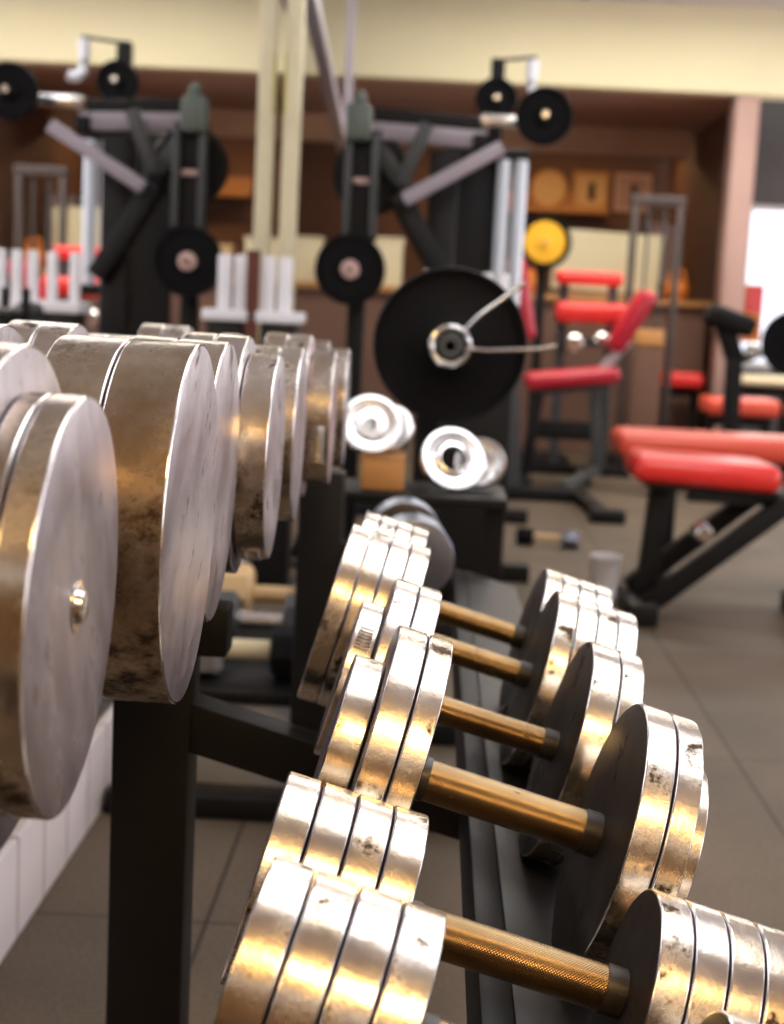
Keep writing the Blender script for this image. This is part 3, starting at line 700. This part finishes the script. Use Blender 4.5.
def towel(b):
    n = 10
    prof = [(-.085, 1.16), (-.075, 1.42), (-.06, 1.58), (0, 1.592), (.06, 1.58), (.07, 1.42)]
    for i in range(len(prof)): pass
    vs = [[b.verts.new((1.5+.2*k/n, 10.9+p[0]+.008*math.sin(k*1.7), p[1])) for k in range(n+1)] for p in prof]
    for a, c in zip(vs, vs[1:]):
        for k in range(n): b.faces.new((a[k], a[k+1], c[k+1], c[k]))
    bmesh.ops.solidify(b, geom=b.faces[:], thickness=.008)
tw.part('towel_cloth', 'pink', towel)
# orange kettlebells on the counter's wooden top, glimpsed between the frames
for x, lab in ((.58, 'orange kettlebell on the counter right of the small tan box'), (-.72, 'orange kettlebell on the counter left of the cream box'), (1.60, 'orange kettlebell at the right end of the counter')):
    k = Th('kettlebell', lab, 'kettlebell', (x, 10.1, 1.04), 'kettlebells on the counter')
    k.part('bell_body', 'orange', lambda b: add_lathe(b, [(0, 0), (0, .05), (.03, .075), (.075, .085), (.12, .07), (.15, .035), (.155, 0)], (x, 10.1, 1.041), (0, 0, 1), 28))
    k.part('bell_handle', 'orange', lambda b: add_tube(b, [(x+.055*math.cos(a), 10.1, 1.17+.075*math.sin(a)) for a in [j*PI/10 for j in range(11)]], .012, 10))
# poster by the far window
ps = Th('poster', 'red and orange poster hanging in the bright far window beside the mauve column', 'poster', (2.3, 10.5, .9))
ps.part('poster_sheet', 'orange', lambda b: add_box(b, (2.17, 10.55, .98), (.22, .01, .40)))
ps.part('red_panel', 'red', lambda b: add_box(b, (2.22, 10.543, 1.08), (.12, .006, .18)))

# ------------------------------------------------------------------ lamps of the room, one panel added
def lamp(lab, x, Y, sx, sy, m):
    l = Th('ceiling_lamp', lab, 'ceiling lamp', (x, Y, 2.82), 'strip lamps on the ceiling')
    l.part('housing', 'white', lambda b: add_box(b, (x, Y, 2.805), (sx+.08, sy+.08, .048)))
    l.part('diffuser', m, lambda b: add_box(b, (x, Y, 2.772), (sx, sy, .016)))
lamp('warm panel lamp on the ceiling behind the viewer', .95, -1.2, 1.2, .7, 'lamp_warm')
lamp('large glowing panel added on the ceiling over the dumbbell rack to whiten the rims', .95, 2.2, 1.5, 2.2, 'lamp_day')  # added light panel, sized so the plate tops mirror it as white
lamp('daylight panel lamp on the ceiling over the press machine', .9, 5.6, 1.6, .9, 'lamp_day')
lamp('brightest panel lamp on the ceiling before the cream beam', 1.2, 8.0, 2.8, .8, 'lamp_far')

al = Th('ceiling_lamp', 'warm strip lamp under the brown soffit at the far end', 'ceiling lamp', (.6, 12.2, 2.3))
al.part('housing', 'white', lambda b: add_box(b, (.6, 12.2, 2.30), (2.3, .18, .03)))
al.part('diffuser', 'lamp_far_warm', lambda b: add_box(b, (.6, 12.2, 2.278), (2.2, .12, .012)))

# daylight outside the windows
W = bpy.data.worlds.new('daylight'); SC.world = W; W.use_nodes = True
bg = W.node_tree.nodes['Background']; bg.inputs[0].default_value = (.86, .90, 1., 1); bg.inputs[1].default_value = 2.0
def area(name, loc, rot, sx, sy, col, p):
    d = bpy.data.lights.new(name, 'AREA'); d.shape = 'RECTANGLE'; d.size = sx; d.size_y = sy; d.color = col; d.energy = p
    o = bpy.data.objects.new(name, d); COL.objects.link(o); o.location = loc; o.rotation_euler = rot; return o
for i, (a, b_) in enumerate(WIN):
    area('window_daylight', (4.72, (a+b_)/2, 1.58), (0, PI/2, 0), 1.5, b_-a, (.90, .88, 1.), 45)
area('window_daylight', (3., 10.7, 1.2), (-PI/2, 0, 0), 1.9, 1.1, (1., .93, .86), 30)

# ------------------------------------------------------------------ camera
cd = bpy.data.cameras.new('camera'); co = bpy.data.objects.new('camera', cd); COL.objects.link(co)
cd.sensor_fit = 'VERTICAL'; cd.sensor_height = 36; cd.sensor_width = 36*784/1024
cd.lens = 1480*36/1024
co.matrix_world = Matrix.Translation((0, 0, .95)) @ Matrix.Rotation(.0230365, 4, 'Z') @ Matrix.Rotation(PI/2-.1422666, 4, 'X') @ Matrix.Rotation(.05, 4, 'Z')
cd.clip_start = .05
cd.dof.use_dof = True; cd.dof.focus_distance = 1.02; cd.dof.aperture_fstop = 7.0
SC.camera = co
SC.view_settings.view_transform = 'Standard'; SC.view_settings.look = 'None'
SC.view_settings.gamma = 1; SC.view_settings.use_curve_mapping = False
SC.view_settings.exposure = 0.0
SC.cycles.use_denoising = True
SC.cycles.max_bounces = 8; SC.cycles.glossy_bounces = 6
SC.cycles.sample_clamp_indirect = 8
